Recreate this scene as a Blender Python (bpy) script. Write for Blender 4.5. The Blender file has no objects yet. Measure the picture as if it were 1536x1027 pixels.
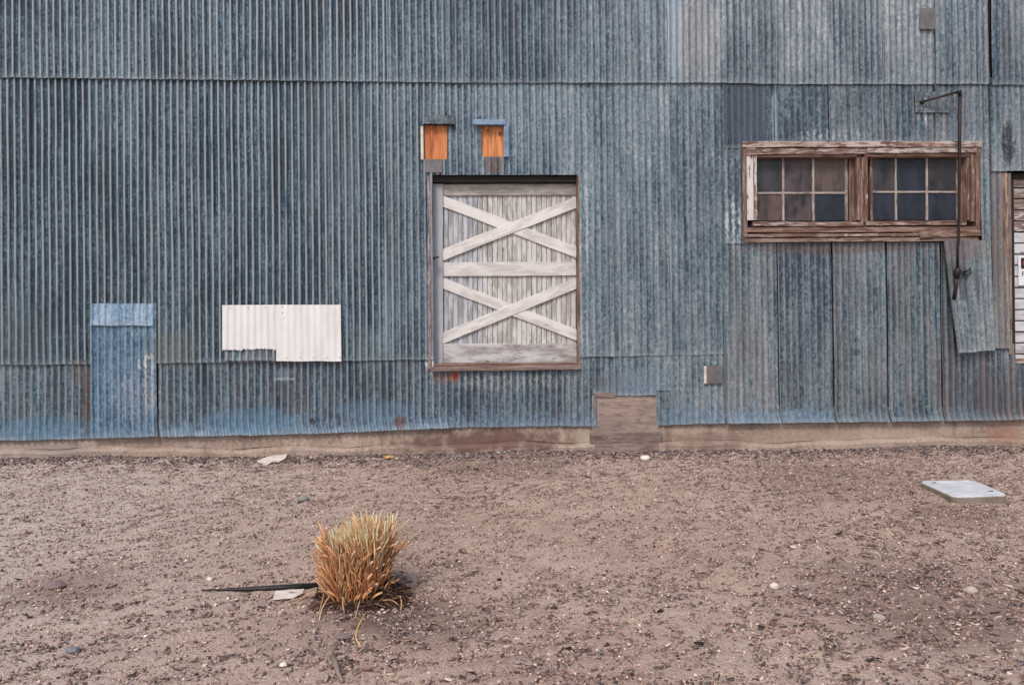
import bpy, bmesh, math, random
import numpy as np
from mathutils import Vector, Matrix, noise
random.seed(7); rng = np.random.default_rng(7)
S = bpy.context.scene; COL = S.collection
R = math.radians

# ------------------------------------------------------------------ camera, sky, sun, exposure
YAW = math.atan(0.045); ROLL = 0.010; F = 1110.0; CX, HY = 768.0, 460.0
CAM = Vector((0, -8.0, 1.56))
fwd = Vector((math.sin(YAW), math.cos(YAW), 0)); rt0 = Vector((math.cos(YAW), -math.sin(YAW), 0)); up0 = Vector((0, 0, 1))
rt = rt0*math.cos(ROLL) - up0*math.sin(ROLL); up = up0*math.cos(ROLL) + rt0*math.sin(ROLL)
cam = bpy.data.cameras.new('camera'); co = bpy.data.objects.new('camera', cam); COL.objects.link(co)
m = Matrix((rt, up, -fwd)).transposed().to_4x4(); m.translation = CAM; co.matrix_world = m
cam.sensor_width = 36; cam.lens = F/1536*36; cam.shift_y = -(513.5-HY)/1536; cam.clip_end = 2000; cam.clip_start = 0.05
S.camera = co
W = bpy.data.worlds.new('World'); S.world = W; W.use_nodes = True
wn = W.node_tree.nodes; bg = wn['Background']
sky = wn.new('ShaderNodeTexSky'); sky.sky_type = 'NISHITA'; sky.sun_disc = False
SUN_EL, SUN_AZ = R(52), R(205)          # azimuth measured clockwise from +Y: the sun stands behind the camera, to the left
sky.sun_elevation = SUN_EL; sky.sun_rotation = SUN_AZ; sky.air_density = 1.0; sky.dust_density = 3.0; sky.ozone_density = 1.0
W.node_tree.links.new(sky.outputs[0], bg.inputs[0]); bg.inputs[1].default_value = 0.115
sl = bpy.data.lights.new('sun', 'SUN'); sl.energy = 1.5; sl.angle = R(13); sl.color = (1.0, 0.93, 0.86)
so = bpy.data.objects.new('sun', sl); COL.objects.link(so)
sd = Vector((math.sin(SUN_AZ)*math.cos(SUN_EL), math.cos(SUN_AZ)*math.cos(SUN_EL), math.sin(SUN_EL)))
so.rotation_euler = sd.to_track_quat('Z', 'Y').to_euler(); so.location = sd*20
S.render.engine = 'CYCLES'
S.view_settings.view_transform = 'Standard'; S.view_settings.look = 'None'
S.view_settings.gamma = 1; S.view_settings.use_curve_mapping = False
S.view_settings.exposure = 0.4

# ------------------------------------------------------------------ measuring helpers (photo pixel -> place in the world)
def ray(px, py):
    return (fwd + rt*((px-CX)/F) + up*(-(py-HY)/F))
def P(px, py, y=0.0):
    d = ray(px, py); t = (y-CAM.y)/d.y
    return CAM + d*t
def gh0(x): return -0.0065*max(-9, min(9, x))
def G(px, py, h=0.0):
    d = ray(px, py); t = (h-CAM.z)/d.z
    for _ in range(5):
        p = CAM + d*t; t = (ghs(p.x, p.y)+h-CAM.z)/d.z
    return CAM + d*t
def gh(x, y):     # ground height, numpy
    x = np.asarray(x, float); y = np.asarray(y, float)
    near = np.exp(-((x/14)**2 + ((y+4)/12)**2))
    z = -0.0065*np.clip(x, -9, 9)
    z = z + near*(0.012*np.sin(x*1.3+y*0.9+1) + 0.009*np.sin(x*2.9-y*2.1) + 0.006*np.sin(x*6.1+y*5.3+2)*np.sin(y*4.7-x*2.2))
    z = z + 0.02*np.exp(-((y+0.12)/0.18)**2) - 0.02
    return z
def ghs(x, y): return float(gh(x, y))

# ------------------------------------------------------------------ object helpers
def tag(o, label=None, cat=None, group=None, kind=None):
    if label: o['label'] = label
    if cat: o['category'] = cat
    if group: o['group'] = group
    if kind: o['kind'] = kind
    return o
def mk(name, verts, faces, mat, parent=None, smooth=False, loc=None):
    me = bpy.data.meshes.new(name); me.from_pydata([tuple(v) for v in verts], [], faces); me.update()
    if smooth: me.polygons.foreach_set('use_smooth', [True]*len(me.polygons))
    o = bpy.data.objects.new(name, me); COL.objects.link(o)
    if mat: me.materials.append(mat)
    if parent: o.parent = parent
    if loc is not None: o.location = loc
    return o
def empty(name, loc):
    o = bpy.data.objects.new(name, None); COL.objects.link(o); o.location = loc; return o
def fattr(me, name, vals):
    a = me.attributes.new(name, 'FLOAT', 'POINT'); a.data.foreach_set('value', np.asarray(vals, np.float32))
def cattr(me, name, vals):
    a = me.attributes.new(name, 'FLOAT_COLOR', 'POINT'); a.data.foreach_set('color', np.asarray(vals, np.float32).ravel())
def np_mesh(name, V, T, mat, smooth=False):
    me = bpy.data.meshes.new(name); n = len(V); k = T.shape[1]; f = len(T)
    me.vertices.add(n); me.vertices.foreach_set('co', V.astype(np.float32).ravel())
    me.loops.add(f*k); me.loops.foreach_set('vertex_index', T.astype(np.int32).ravel())
    me.polygons.add(f); me.polygons.foreach_set('loop_start', np.arange(0, f*k, k, dtype=np.int32))
    me.update(calc_edges=True)
    if smooth: me.polygons.foreach_set('use_smooth', np.ones(f, bool))
    me.materials.append(mat)
    o = bpy.data.objects.new(name, me); COL.objects.link(o); return o

# ------------------------------------------------------------------ node helpers
class NT:
    def __init__(s, name):
        s.m = bpy.data.materials.new(name); s.m.use_nodes = True; s.t = s.m.node_tree
        s.b = s.t.nodes['Principled BSDF']; s.out = s.t.nodes['Material Output']
    def n(s, typ, **kw):
        x = s.t.nodes.new('ShaderNode'+typ)
        for k, v in kw.items(): setattr(x, k, v)
        return x
    def put(s, sock, v):
        if isinstance(v, bpy.types.NodeSocket): s.t.links.new(v, sock)
        elif isinstance(v, tuple) and len(v) == 3 and sock.type == 'RGBA': sock.default_value = (*v, 1)
        else: sock.default_value = v
    def math(s, op, a, b=0.0, clamp=False):
        x = s.n('Math', operation=op, use_clamp=clamp); s.put(x.inputs[0], a); s.put(x.inputs[1], b); return x.outputs[0]
    def mix(s, f, a, b, mode='MIX'):
        x = s.n('Mix', data_type='RGBA', blend_type=mode); s.put(x.inputs[0], f); s.put(x.inputs[6], a); s.put(x.inputs[7], b); return x.outputs[2]
    def rng(s, v, a, b, c=0.0, d=1.0):
        x = s.n('MapRange', interpolation_type='SMOOTHSTEP' if (c, d) == (0.0, 1.0) else 'LINEAR')
        for i, q in enumerate((v, a, b, c, d)): s.put(x.inputs[i], q)
        return x.outputs[0]
    def scl(s, vec, sc, off=None):
        x = s.n('Mapping'); s.put(x.inputs[0], vec); x.inputs[3].default_value = sc
        if off is not None: s.put(x.inputs[1], off)
        return x.outputs[0]
    def noise(s, vec, scale, detail=4, rough=0.55, dist=0.0):
        x = s.n('TexNoise'); s.put(x.inputs['Vector'], vec); x.inputs['Scale'].default_value = scale
        x.inputs['Detail'].default_value = detail; x.inputs['Roughness'].default_value = rough; x.inputs['Distortion'].default_value = dist
        return x.outputs[0]
    def vor(s, vec, scale, feature='F1', out='Distance'):
        x = s.n('TexVoronoi', feature=feature); s.put(x.inputs['Vector'], vec); x.inputs['Scale'].default_value = scale
        return x.outputs[out]
    def attr(s, name, typ='GEOMETRY', out='Fac'):
        x = s.n('Attribute', attribute_name=name, attribute_type=typ); return x.outputs[out]
    def bump(s, h, strength=0.3, dist=0.01, normal=None):
        x = s.n('Bump'); x.inputs['Strength'].default_value = strength; x.inputs['Distance'].default_value = dist
        s.put(x.inputs['Height'], h)
        if normal is not None: s.put(x.inputs['Normal'], normal)
        return x.outputs[0]
    def pos(s): return s.n('NewGeometry').outputs['Position']
    def obj(s): return s.n('TexCoord').outputs['Object']
    def rnd(s): return s.n('ObjectInfo').outputs['Random']
    def rndvec(s, k=37.0):
        c = s.n('CombineXYZ'); r = s.rnd(); q = s.math('MULTIPLY', r, k)
        s.put(c.inputs[0], q); s.put(c.inputs[1], s.math('MULTIPLY', r, k*1.7)); s.put(c.inputs[2], q); return c.outputs[0]
    def val(s, c, k):
        x = s.n('HueSaturation'); s.put(x.inputs['Value'], k); s.put(x.inputs['Color'], c); return x.outputs[0]
    def fin(s, color, rough=0.6, metal=0.0, normal=None, spec=0.5):
        s.put(s.b.inputs['Base Color'], color); s.put(s.b.inputs['Roughness'], rough); s.put(s.b.inputs['Metallic'], metal)
        s.b.inputs['Specular IOR Level'].default_value = spec
        if normal is not None: s.put(s.b.inputs['Normal'], normal)
        return s.m

def stain_mask(s, px, py, rx, ry, sharp=0.45, wob=None, y=0.0):
    """blotch of dirt or old paint on the wall: centre and radii measured in the photo, anchored to the wall in metres"""
    c = P(px, py, y); ax = rx/138.75; az = ry/138.75
    v = s.n('VectorMath', operation='SUBTRACT'); s.put(v.inputs[0], s.wp); v.inputs[1].default_value = c
    v2 = s.n('VectorMath', operation='MULTIPLY'); s.put(v2.inputs[0], v.outputs[0]); v2.inputs[1].default_value = (1/ax, 0, 1/az)
    l = s.n('VectorMath', operation='LENGTH'); s.put(l.inputs[0], v2.outputs[0])
    d = s.math('ADD', l.outputs['Value'], s.math('MULTIPLY', s.math('SUBTRACT', s.wob, 0.5), 3.6))
    return s.rng(d, 1.0+sharp, 1.0-sharp)

# ---- weathered galvanised steel
def steel_mat():
    s = NT('weathered_galvanised_steel'); s.wp = s.pos()
    rv = s.rndvec()
    tone = s.attr('tone', 'OBJECT'); warm = s.attr('warm', 'OBJECT'); wear = s.attr('wear', 'OBJECT'); blue = s.attr('blue', 'OBJECT')
    crest = s.attr('crest'); edge = s.attr('edge')
    mott = s.noise(s.scl(s.wp, (1, 1, .45), rv), 2.2, 5, .6)
    streak = s.noise(s.scl(s.wp, (13, 13, .7), rv), 1.0, 5, .62)
    stk2 = s.noise(s.scl(s.wp, (46, 46, 1.6), rv), 1.0, 4, .6)
    spang = s.n('TexVoronoi'); s.put(spang.inputs['Vector'], s.scl(s.wp, (1, 1, .75), rv)); spang.inputs['Scale'].default_value = 44
    spv = s.n('SeparateColor'); s.put(spv.inputs[0], spang.outputs['Color'])
    fine = s.noise(s.scl(s.wp, (1, 1, .6)), 62, 2, .6); drift = s.noise(s.wp, .55, 3, .5)
    spot = s.noise(s.scl(s.wp, (1, 1, .55), rv), 30, 4, .7)
    t = tone
    for v, k in ((mott, .65), (streak, .85), (stk2, .55), (spv.outputs[0], .24), (fine, .58), (spot, .66), (drift, .55)):
        t = s.math('ADD', t, s.math('MULTIPLY', s.math('SUBTRACT', v, .5), k))
    cr = s.n('ValToRGB'); s.put(cr.inputs[0], t)
    e = cr.color_ramp.elements; e[0].position = 0.0; e[0].color = (.011, .028, .050, 1); e[1].position = 1.0; e[1].color = (.44, .49, .52, 1)
    q = e.new(.3); q.color = (.033, .069, .104, 1); q = e.new(.55); q.color = (.125, .192, .240, 1); q = e.new(.8); q.color = (.245, .31, .35, 1)
    c = cr.outputs[0]
    # worn, chalky zinc on the rounded crests, with bright ridge highlights painted in
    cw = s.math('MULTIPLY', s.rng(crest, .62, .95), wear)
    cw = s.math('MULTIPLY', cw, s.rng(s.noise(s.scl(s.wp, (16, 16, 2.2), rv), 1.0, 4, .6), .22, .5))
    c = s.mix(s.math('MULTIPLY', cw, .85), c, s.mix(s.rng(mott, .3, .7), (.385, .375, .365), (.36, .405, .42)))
    c = s.mix(s.attr('tint', 'OBJECT'), c, s.mix(1.0, c, (.86, 1.03, 1.22), 'MULTIPLY'))
    c = s.mix(s.attr('grey', 'OBJECT'), c, s.mix(1.0, c, (1.12, .99, .92), 'MULTIPLY'))
    # brownish dirt
    wf = s.math('MULTIPLY', warm, s.rng(s.noise(s.scl(s.wp, (7, 7, .8), rv), 1.0, 5, .6), .35, .65))
    c = s.mix(wf, c, s.mix(crest, (.105, .085, .083), (.28, .24, .225)))
    # lighter blue zinc at the lower edge
    bf = s.math('MULTIPLY', blue, s.rng(s.math('ADD', edge, s.math('MULTIPLY', s.math('SUBTRACT', s.noise(s.scl(s.wp, (1.6, 1.6, 1)), 9, 8, .82), .5), 1.1)), s.math('ADD', .10, s.math('MULTIPLY', blue, .09)), s.math('ADD', .02, s.math('MULTIPLY', blue, .07))))
    c = s.mix(s.math('MULTIPLY', bf, .75), c, s.mix(s.rng(spot, .35, .65), (.095, .17, .25), (.25, .35, .44)))
    c = s.mix(s.math('MULTIPLY', s.rng(s.math('ADD', edge, s.math('MULTIPLY', s.math('SUBTRACT', spot, .5), .15)), .07, .0), .35), c, (.33, .38, .41))
    c = s.mix(s.math('MULTIPLY', s.attr('side'), .5), c, (.36, .40, .43))
    # general cool / warm drift over the wall
    # blotches: px, py, rx, ry, colour, strength, sharp
    s.wob = s.math('ADD', s.math('MULTIPLY', s.noise(s.wp, 12, 8, .78), .6), s.math('MULTIPLY', s.noise(s.scl(s.wp, (30, 30, 4)), 1.0, 4, .7), .4))
    flake = s.rng(s.math('ADD', s.math('MULTIPLY', s.noise(s.scl(s.wp, (1, 1, .6)), 40, 5, .75), .7), s.math('MULTIPLY', crest, .12)), .40, .47)
    speck = s.math('ADD', .45, s.math('MULTIPLY', s.rng(s.noise(s.wp, 48, 5, .75), .38, .56), .55))
    BL = [(225,545,14,14,(.62,.60,.57),.95,.2),(228,585,11,26,(.55,.53,.52),.75,.2),(205,597,36,34,(.40,.37,.37),.55,.35),
          (648,549,9,13,(.75,.74,.72),.9,.25),(600,633,9,11,(.16,.06,.045),.8,.3),(682,563,9,9,(.30,.06,.025),.9,.3),(663,566,14,8,(.22,.10,.06),.6,.4),
          (760,572,92,13,(.50,.47,.45),.5,.5),(262,522,36,26,(.19,.195,.15),.5,.6),(426,560,13,10,(.22,.31,.40),.5,.4),(428,568,16,2.5,(.36,.43,.48),.7,.2),
          (1098,335,11,34,(.55,.60,.64),.85,.4),(1506,218,10,30,(.022,.026,.034),.95,.35),(1436,428,7,30,(.03,.032,.04),.6,.4),(1421,412,6,20,(.05,.05,.055),.6,.4),
          (1458,425,5,26,(.05,.06,.075),.6,.4),(1252,204,50,9,(.42,.45,.47),.7,.4),(1160,178,5,44,(.34,.44,.52),.75,.3),
          (1250,372,135,9,(.125,.07,.05),.6,.6),(1440,372,35,22,(.20,.14,.125),.6,.6),(1430,340,16,60,(.12,.10,.10),.3,.6),
          (880,330,6,60,(.60,.62,.62),.5,.5),(876,500,5,40,(.60,.60,.58),.5,.5),(131,598,7,46,(.12,.075,.05),.8,.3),(122,560,14,18,(.17,.15,.12),.5,.5),
          (1040,60,40,62,(.36,.33,.32),.38,.6),(1283,528,6,6,(.05,.055,.07),.8,.3),(1120,170,34,50,(.085,.105,.15),.55,.5),(650,248,12,9,(.17,.125,.10),.9,.4),(740,248,14,13,(.15,.09,.06),.8,.4),
          (920,575,30,16,(.19,.19,.22),.5,.5),(960,565,35,18,(.20,.27,.33),.4,.5),(560,615,60,14,(.17,.29,.40),.5,.5),(380,630,70,18,(.13,.25,.37),.6,.5),(60,640,60,16,(.12,.24,.36),.5,.5),
          (1010,30,12,110,(.33,.42,.50),.55,.4),(580,470,5,80,(.30,.42,.52),.4,.5),(200,500,3,4,(.6,.6,.6),.5,.4),(1470,590,60,40,(.10,.085,.095),.45,.6),(560,520,30,30,(.24,.32,.34),.4,.6),
          (40,500,46,60,(.16,.22,.24),.35,.7),(500,200,60,120,(.17,.22,.25),.3,.8),(645,215,3,26,(.62,.62,.60),.7,.4),(470,632,4,5,(.01,.01,.012),.8,.3),(1057,562,2.5,12,(.85,.85,.85),.95,.15),
          (1385,165,4,22,(.66,.68,.68),.7,.3),(1495,420,12,90,(.25,.18,.13),.45,.6)]
    for px, py, rx, ry, colr, k, sh in BL:
        c = s.mix(s.math('MULTIPLY', s.math('MULTIPLY', stain_mask(s, px, py, rx, ry, sh*.7), speck if colr[0] < .38 else flake), k), c, colr)
    # small dark pits and rust freckles
    pit = s.rng(s.vor(s.wp, 9.0), .045, .025); c = s.mix(s.math('MULTIPLY', pit, .7), c, (.03, .03, .035))
    # white painted sheets
    pw = s.attr('paint', 'OBJECT')
    c = s.mix(pw, c, s.mix(s.rng(s.noise(s.scl(s.wp, (5, 5, 1.2)), 1.0, 4, .6), .3, .7), (.70, .69, .675), (.80, .795, .785)))
    bh = s.math('ADD', s.math('MULTIPLY', spv.outputs[1], .35), s.math('ADD', s.noise(s.wp, 34, 3, .6), s.math('MULTIPLY', s.noise(s.wp, 7, 2, .5), 2.0)))
    rough = s.math('ADD', s.math('MULTIPLY', fine, .25), .42)
    metal = s.math('MULTIPLY', s.math('SUBTRACT', 1.0, pw), .30)
    return s.fin(c, rough, metal, s.bump(bh, .55, .006), .4)
STEEL = steel_mat()

# ---- bare / painted timber; object space: grain along X
def wood_mat(name, dark, mid, light, peel_dark=None, gs=1.0):
    s = NT(name); rv = s.rndvec(91.0); o = s.scl(s.obj(), (1, 1, 1), rv)
    g = s.noise(s.scl(o, (3.2*gs, 34*gs, 34*gs)), 1.0, 6, .65, .6); g2 = s.noise(s.scl(o, (9*gs, 150*gs, 150*gs)), 1.0, 4, .6)
    big = s.noise(s.scl(o, (2.0, 7, 7)), 1.0, 3, .6)
    t = s.math('ADD', s.math('MULTIPLY', g, .7), s.math('MULTIPLY', g2, .3))
    cr = s.n('ValToRGB'); s.put(cr.inputs[0], s.rng(t, .3, .7))
    e = cr.color_ramp.elements; e[0].color = (*dark, 1); e[1].color = (*light, 1); q = e.new(.45); q.color = (*mid, 1)
    c = cr.outputs[0]
    c = s.val(c, s.math('ADD', .72, s.math('MULTIPLY', big, .56)))
    peel = s.attr('peel', 'OBJECT')            # share of the old paint that is left
    pn = s.math('ADD', s.math('MULTIPLY', s.noise(s.scl(o, (7, 46, 46)), 1.0, 5, .65), .75), s.math('MULTIPLY', s.noise(o, 9, 3, .5), .25))
    thr = s.math('SUBTRACT', 1.0, peel)
    pf = s.rng(pn, s.math('SUBTRACT', s.math('MULTIPLY', s.math('SUBTRACT', thr, .5), .62), -.47), s.math('SUBTRACT', s.math('MULTIPLY', s.math('SUBTRACT', thr, .5), .62), -.53))
    pt = s.n('Attribute', attribute_name='paintcol', attribute_type='OBJECT').outputs['Color']
    pcv = s.val(pt, s.math('ADD', .8, s.math('MULTIPLY', s.noise(s.scl(o, (4, 20, 20)), 1.0, 5, .7), .4)))
    c = s.mix(pf, c, pcv)
    kn = s.rng(s.math('ADD', s.vor(s.scl(o, (2.6, 7, 7)), 1.0), s.math('MULTIPLY', s.noise(o, 30, 3, .6), .06)), .13, .07); c = s.mix(s.math('MULTIPLY', kn, .75), c, (.07, .045, .035))
    ag = s.math('MULTIPLY', s.attr('grime', 'OBJECT'), s.rng(s.noise(s.scl(o, (3, 12, 12)), 1.0, 5, .7), .42, .60))
    c = s.mix(ag, c, (.10, .072, .06))
    h = s.math('ADD', t, s.math('MULTIPLY', pf, .25))
    return s.fin(c, .8, 0, s.bump(h, .6, .004), .25)
TIMBER = wood_mat('weathered_timber', (.045, .020, .015), (.185, .105, .078), (.43, .32, .27))
TIMBERG = wood_mat('grey_weathered_board', (.10, .068, .052), (.23, .17, .145), (.36, .29, .26))
PLY = wood_mat('orange_plywood', (.30, .085, .03), (.64, .24, .095), (.80, .38, .18), gs=.55)

def simple(name, c1, c2, scale=8, rough=.6, metal=0, bump=.3, bd=.004, spec=.4, stretch=(1, 1, 1)):
    s = NT(name); p = s.scl(s.obj(), stretch)
    f = s.rng(s.noise(p, scale, 5, .65), .3, .7); return s.fin(s.mix(f, c1, c2), rough, metal, s.bump(s.noise(p, scale*4, 4, .6), bump, bd), spec)
DARKIRON = simple('rusty_dark_iron', (.018, .016, .016), (.055, .038, .03), 14, .55, .5)
BLACKMETAL = simple('black_rod_metal', (.012, .012, .013), (.03, .03, .032), 20, .5, .2)
FLASH = simple('blue_grey_flashing', (.13, .21, .31), (.26, .36, .47), 9, .45, .35)
CARD = simple('dirty_white_card', (.56, .48, .42), (.76, .69, .63), 12, .8)
DARKBOARD = simple('dark_interior', (.02, .017, .015), (.035, .03, .028), 5, .9)
SIGNW = simple('white_sign_enamel', (.72, .73, .76), (.80, .81, .83), 6, .4, 0, .05)
SIGNK = simple('black_sign_print', (.012, .012, .012), (.02, .02, .02), 6, .5, 0, .05)
SIGNR = simple('red_sign_print', (.45, .04, .03), (.55, .07, .05), 6, .5, 0, .05)

def lid_mat():
    s = NT('pale_polymer_lid'); p = s.pos()
    f = s.rng(s.noise(p, 6, 5, .65), .3, .75); z = s.attr('edge')
    c = s.mix(f, (.50, .515, .545), (.68, .70, .73)); c = s.mix(s.math('MULTIPLY', s.rng(s.noise(p, 30, 4, .7), .55, .72), .5), c, (.22, .18, .15))
    c = s.mix(z, c, s.mix(f, (.20, .165, .13), (.31, .265, .215)))
    return s.fin(c, .6, 0, s.bump(s.noise(p, 90, 3, .6), .2, .003), .4)
LID = lid_mat()

def pane_mat():
    s = NT('dusty_window_glass'); o = s.scl(s.pos(), (1, 1, 1), s.rndvec(13))
    dust = s.n('Attribute', attribute_name='dust_skycol', attribute_type='OBJECT').outputs['Color']; amt = s.attr('dust', 'OBJECT')  # pane tint: dust, plus a painted sky reflection on the navy panes
    n1 = s.noise(s.scl(o, (7, 7, 2)), 1.0, 5, .6); n2 = s.noise(o, 6, 4, .6)
    f = s.math('MULTIPLY', amt, s.rng(s.math('ADD', s.math('MULTIPLY', n1, .6), s.math('MULTIPLY', n2, .4)), .28, .62), True)
    c = s.mix(f, (.022, .025, .032), dust)
    s.fin(c, s.math('ADD', .10, s.math('MULTIPLY', f, .5)), 0, s.bump(s.noise(o, 3, 2, .5), .1, .01), .5)
    tr = s.n('BsdfTransparent'); s.put(tr.inputs[0], (.5, .52, .55)); mx = s.n('MixShader')
    s.put(mx.inputs[0], s.math('ADD', .62, s.math('MULTIPLY', f, .33), True)); s.put(mx.inputs[1], tr.outputs[0]); s.put(mx.inputs[2], s.b.outputs[0])
    s.put(s.out.inputs[0], mx.outputs[0]); return s.m
GLASS = pane_mat()

def concrete_mat():
    s = NT('stained_concrete'); p = s.pos(); s.wp = p
    a = s.noise(s.scl(p, (1.2, 1, 3)), 1.6, 6, .65); b = s.noise(p, 22, 5, .7); d = s.noise(s.scl(p, (9, 9, 1)), 1, 4, .6)
    c = s.mix(s.rng(a, .3, .7), (.31, .23, .185), (.50, .39, .32)); c = s.mix(s.math('MULTIPLY', s.rng(b, .48, .62), .45), c, (.46, .38, .32)); c = s.mix(s.math('MULTIPLY', s.rng(b, .46, .34), .5), c, (.16, .11, .09))
    c = s.mix(s.math('MULTIPLY', s.rng(s.noise(p, 55, 4, .75), .48, .62), .5), c, (.15, .10, .08)); c = s.mix(s.math('MULTIPLY', s.rng(d, .50, .70), .5), c, (.16, .11, .085))
    s.wob = s.noise(p, 7, 5, .65)
    for px, py, rx, ry, colr, k in ((735,662,105,16,(.13,.065,.05),.8),(640,668,50,8,(.17,.11,.09),.5),(1505,650,26,22,(.29,.15,.10),.6),(880,655,14,14,(.45,.40,.31),.5),(60,672,70,12,(.27,.24,.22),.5),(1060,662,70,12,(.20,.12,.10),.5),(1280,655,120,20,(.42,.33,.26),.4)):
        c = s.mix(s.math('MULTIPLY', stain_mask(s, px, py, rx, ry, .6), k), c, colr)
    pit = s.rng(s.vor(p, 16), .10, .05); c = s.mix(s.math('MULTIPLY', pit, .5), c, (.10, .07, .055))
    h = s.math('ADD', b, s.math('MULTIPLY', a, 2)); h = s.math('SUBTRACT', h, s.math('MULTIPLY', pit, 1))
    return s.fin(c, .9, 0, s.bump(h, .7, .012), .2)
CONC = concrete_mat()

def ground_mat():
    s = NT('dry_gritty_dirt'); p = s.pos(); s.wp = p
    a = s.noise(p, .55, 5, .6); b = s.noise(p, 3.2, 5, .65); c3 = s.noise(p, 34, 5, .75); f = s.noise(p, 95, 3, .7)
    c = s.mix(s.rng(a, .35, .65), (.53, .375, .30), (.61, .465, .38))
    c = s.mix(s.math('MULTIPLY', s.rng(b, .35, .7), .55), c, (.36, .255, .215))
    # paler washed ground on the left, redder on the right
    sx = s.n('SeparateXYZ'); s.put(sx.inputs[0], p)
    c = s.mix(s.math('MULTIPLY', s.rng(s.math('ADD', sx.outputs[0], s.math('MULTIPLY', a, 2.5)), 1.0, -2.4), .9), c, (.60, .515, .45))
    c = s.mix(s.math('MULTIPLY', s.rng(c3, .52, .66), .7), c, (.17, .11, .095))
    c = s.mix(s.math('MULTIPLY', s.rng(f, .50, .72), .55), c, (.66, .53, .46))
    c = s.mix(s.math('MULTIPLY', s.rng(f, .46, .28), .6), c, (.15, .10, .09))
    s.wob = b
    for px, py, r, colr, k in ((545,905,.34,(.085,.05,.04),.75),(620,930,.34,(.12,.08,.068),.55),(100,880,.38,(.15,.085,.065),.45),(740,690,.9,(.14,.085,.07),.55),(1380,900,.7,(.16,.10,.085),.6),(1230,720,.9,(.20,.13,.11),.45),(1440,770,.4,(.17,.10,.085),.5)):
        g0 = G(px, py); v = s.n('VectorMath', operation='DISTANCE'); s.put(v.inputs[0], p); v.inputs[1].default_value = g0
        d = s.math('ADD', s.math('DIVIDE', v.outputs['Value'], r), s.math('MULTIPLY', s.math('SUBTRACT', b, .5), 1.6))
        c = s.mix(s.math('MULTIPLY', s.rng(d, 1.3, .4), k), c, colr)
    h = s.math('ADD', s.math('ADD', s.math('MULTIPLY', b, 2.0), c3), s.math('MULTIPLY', f, .5))
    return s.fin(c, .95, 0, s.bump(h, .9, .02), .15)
GROUND = ground_mat()

def vcol_mat(name, rough=.85, bump=.3):
    s = NT(name); c = s.n('Attribute', attribute_name='col', attribute_type='GEOMETRY').outputs['Color']
    c = s.val(c, s.math('ADD', .8, s.math('MULTIPLY', s.noise(s.pos(), 160, 3, .6), .4)))
    return s.fin(c, rough, 0, None, .25)
GREYPLATE = simple('grey_brown_plate', (.13, .125, .125), (.21, .20, .20), 12, .6, .3)
GRIT = vcol_mat('grit_and_chips'); STRAW = vcol_mat('dry_straw', .9); STRAW.node_tree.nodes['Principled BSDF'].inputs['Specular IOR Level'].default_value = .05

# ------------------------------------------------------------------ ground
def axis(lo, hi, step, far, grow=1.35):
    a = list(np.arange(lo, hi+1e-6, step)); d = step; x = lo
    while x > -far: d *= grow; x -= d; a.insert(0, x)
    d = step; x = a[-1]
    while x < far: d *= grow; x += d; a.append(x)
    return np.array(a)
gx, gy = axis(-7, 7, .06, 400), axis(-8, 0.3, .05, 400)
X, Y = np.meshgrid(gx, gy); Z = gh(X, Y)
Z = Z + .006*rng.standard_normal(Z.shape)*np.exp(-((X/8)**2+((Y+4)/6)**2))
nx, ny = len(gx), len(gy); I = np.arange(nx*ny).reshape(ny, nx)
T = np.stack([I[:-1, :-1], I[:-1, 1:], I[1:, 1:], I[1:, :-1]], -1).reshape(-1, 4)
g = np_mesh('ground', np.stack([X, Y, Z], -1).reshape(-1, 3), T, GROUND, True); tag(g, kind='structure')

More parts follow.
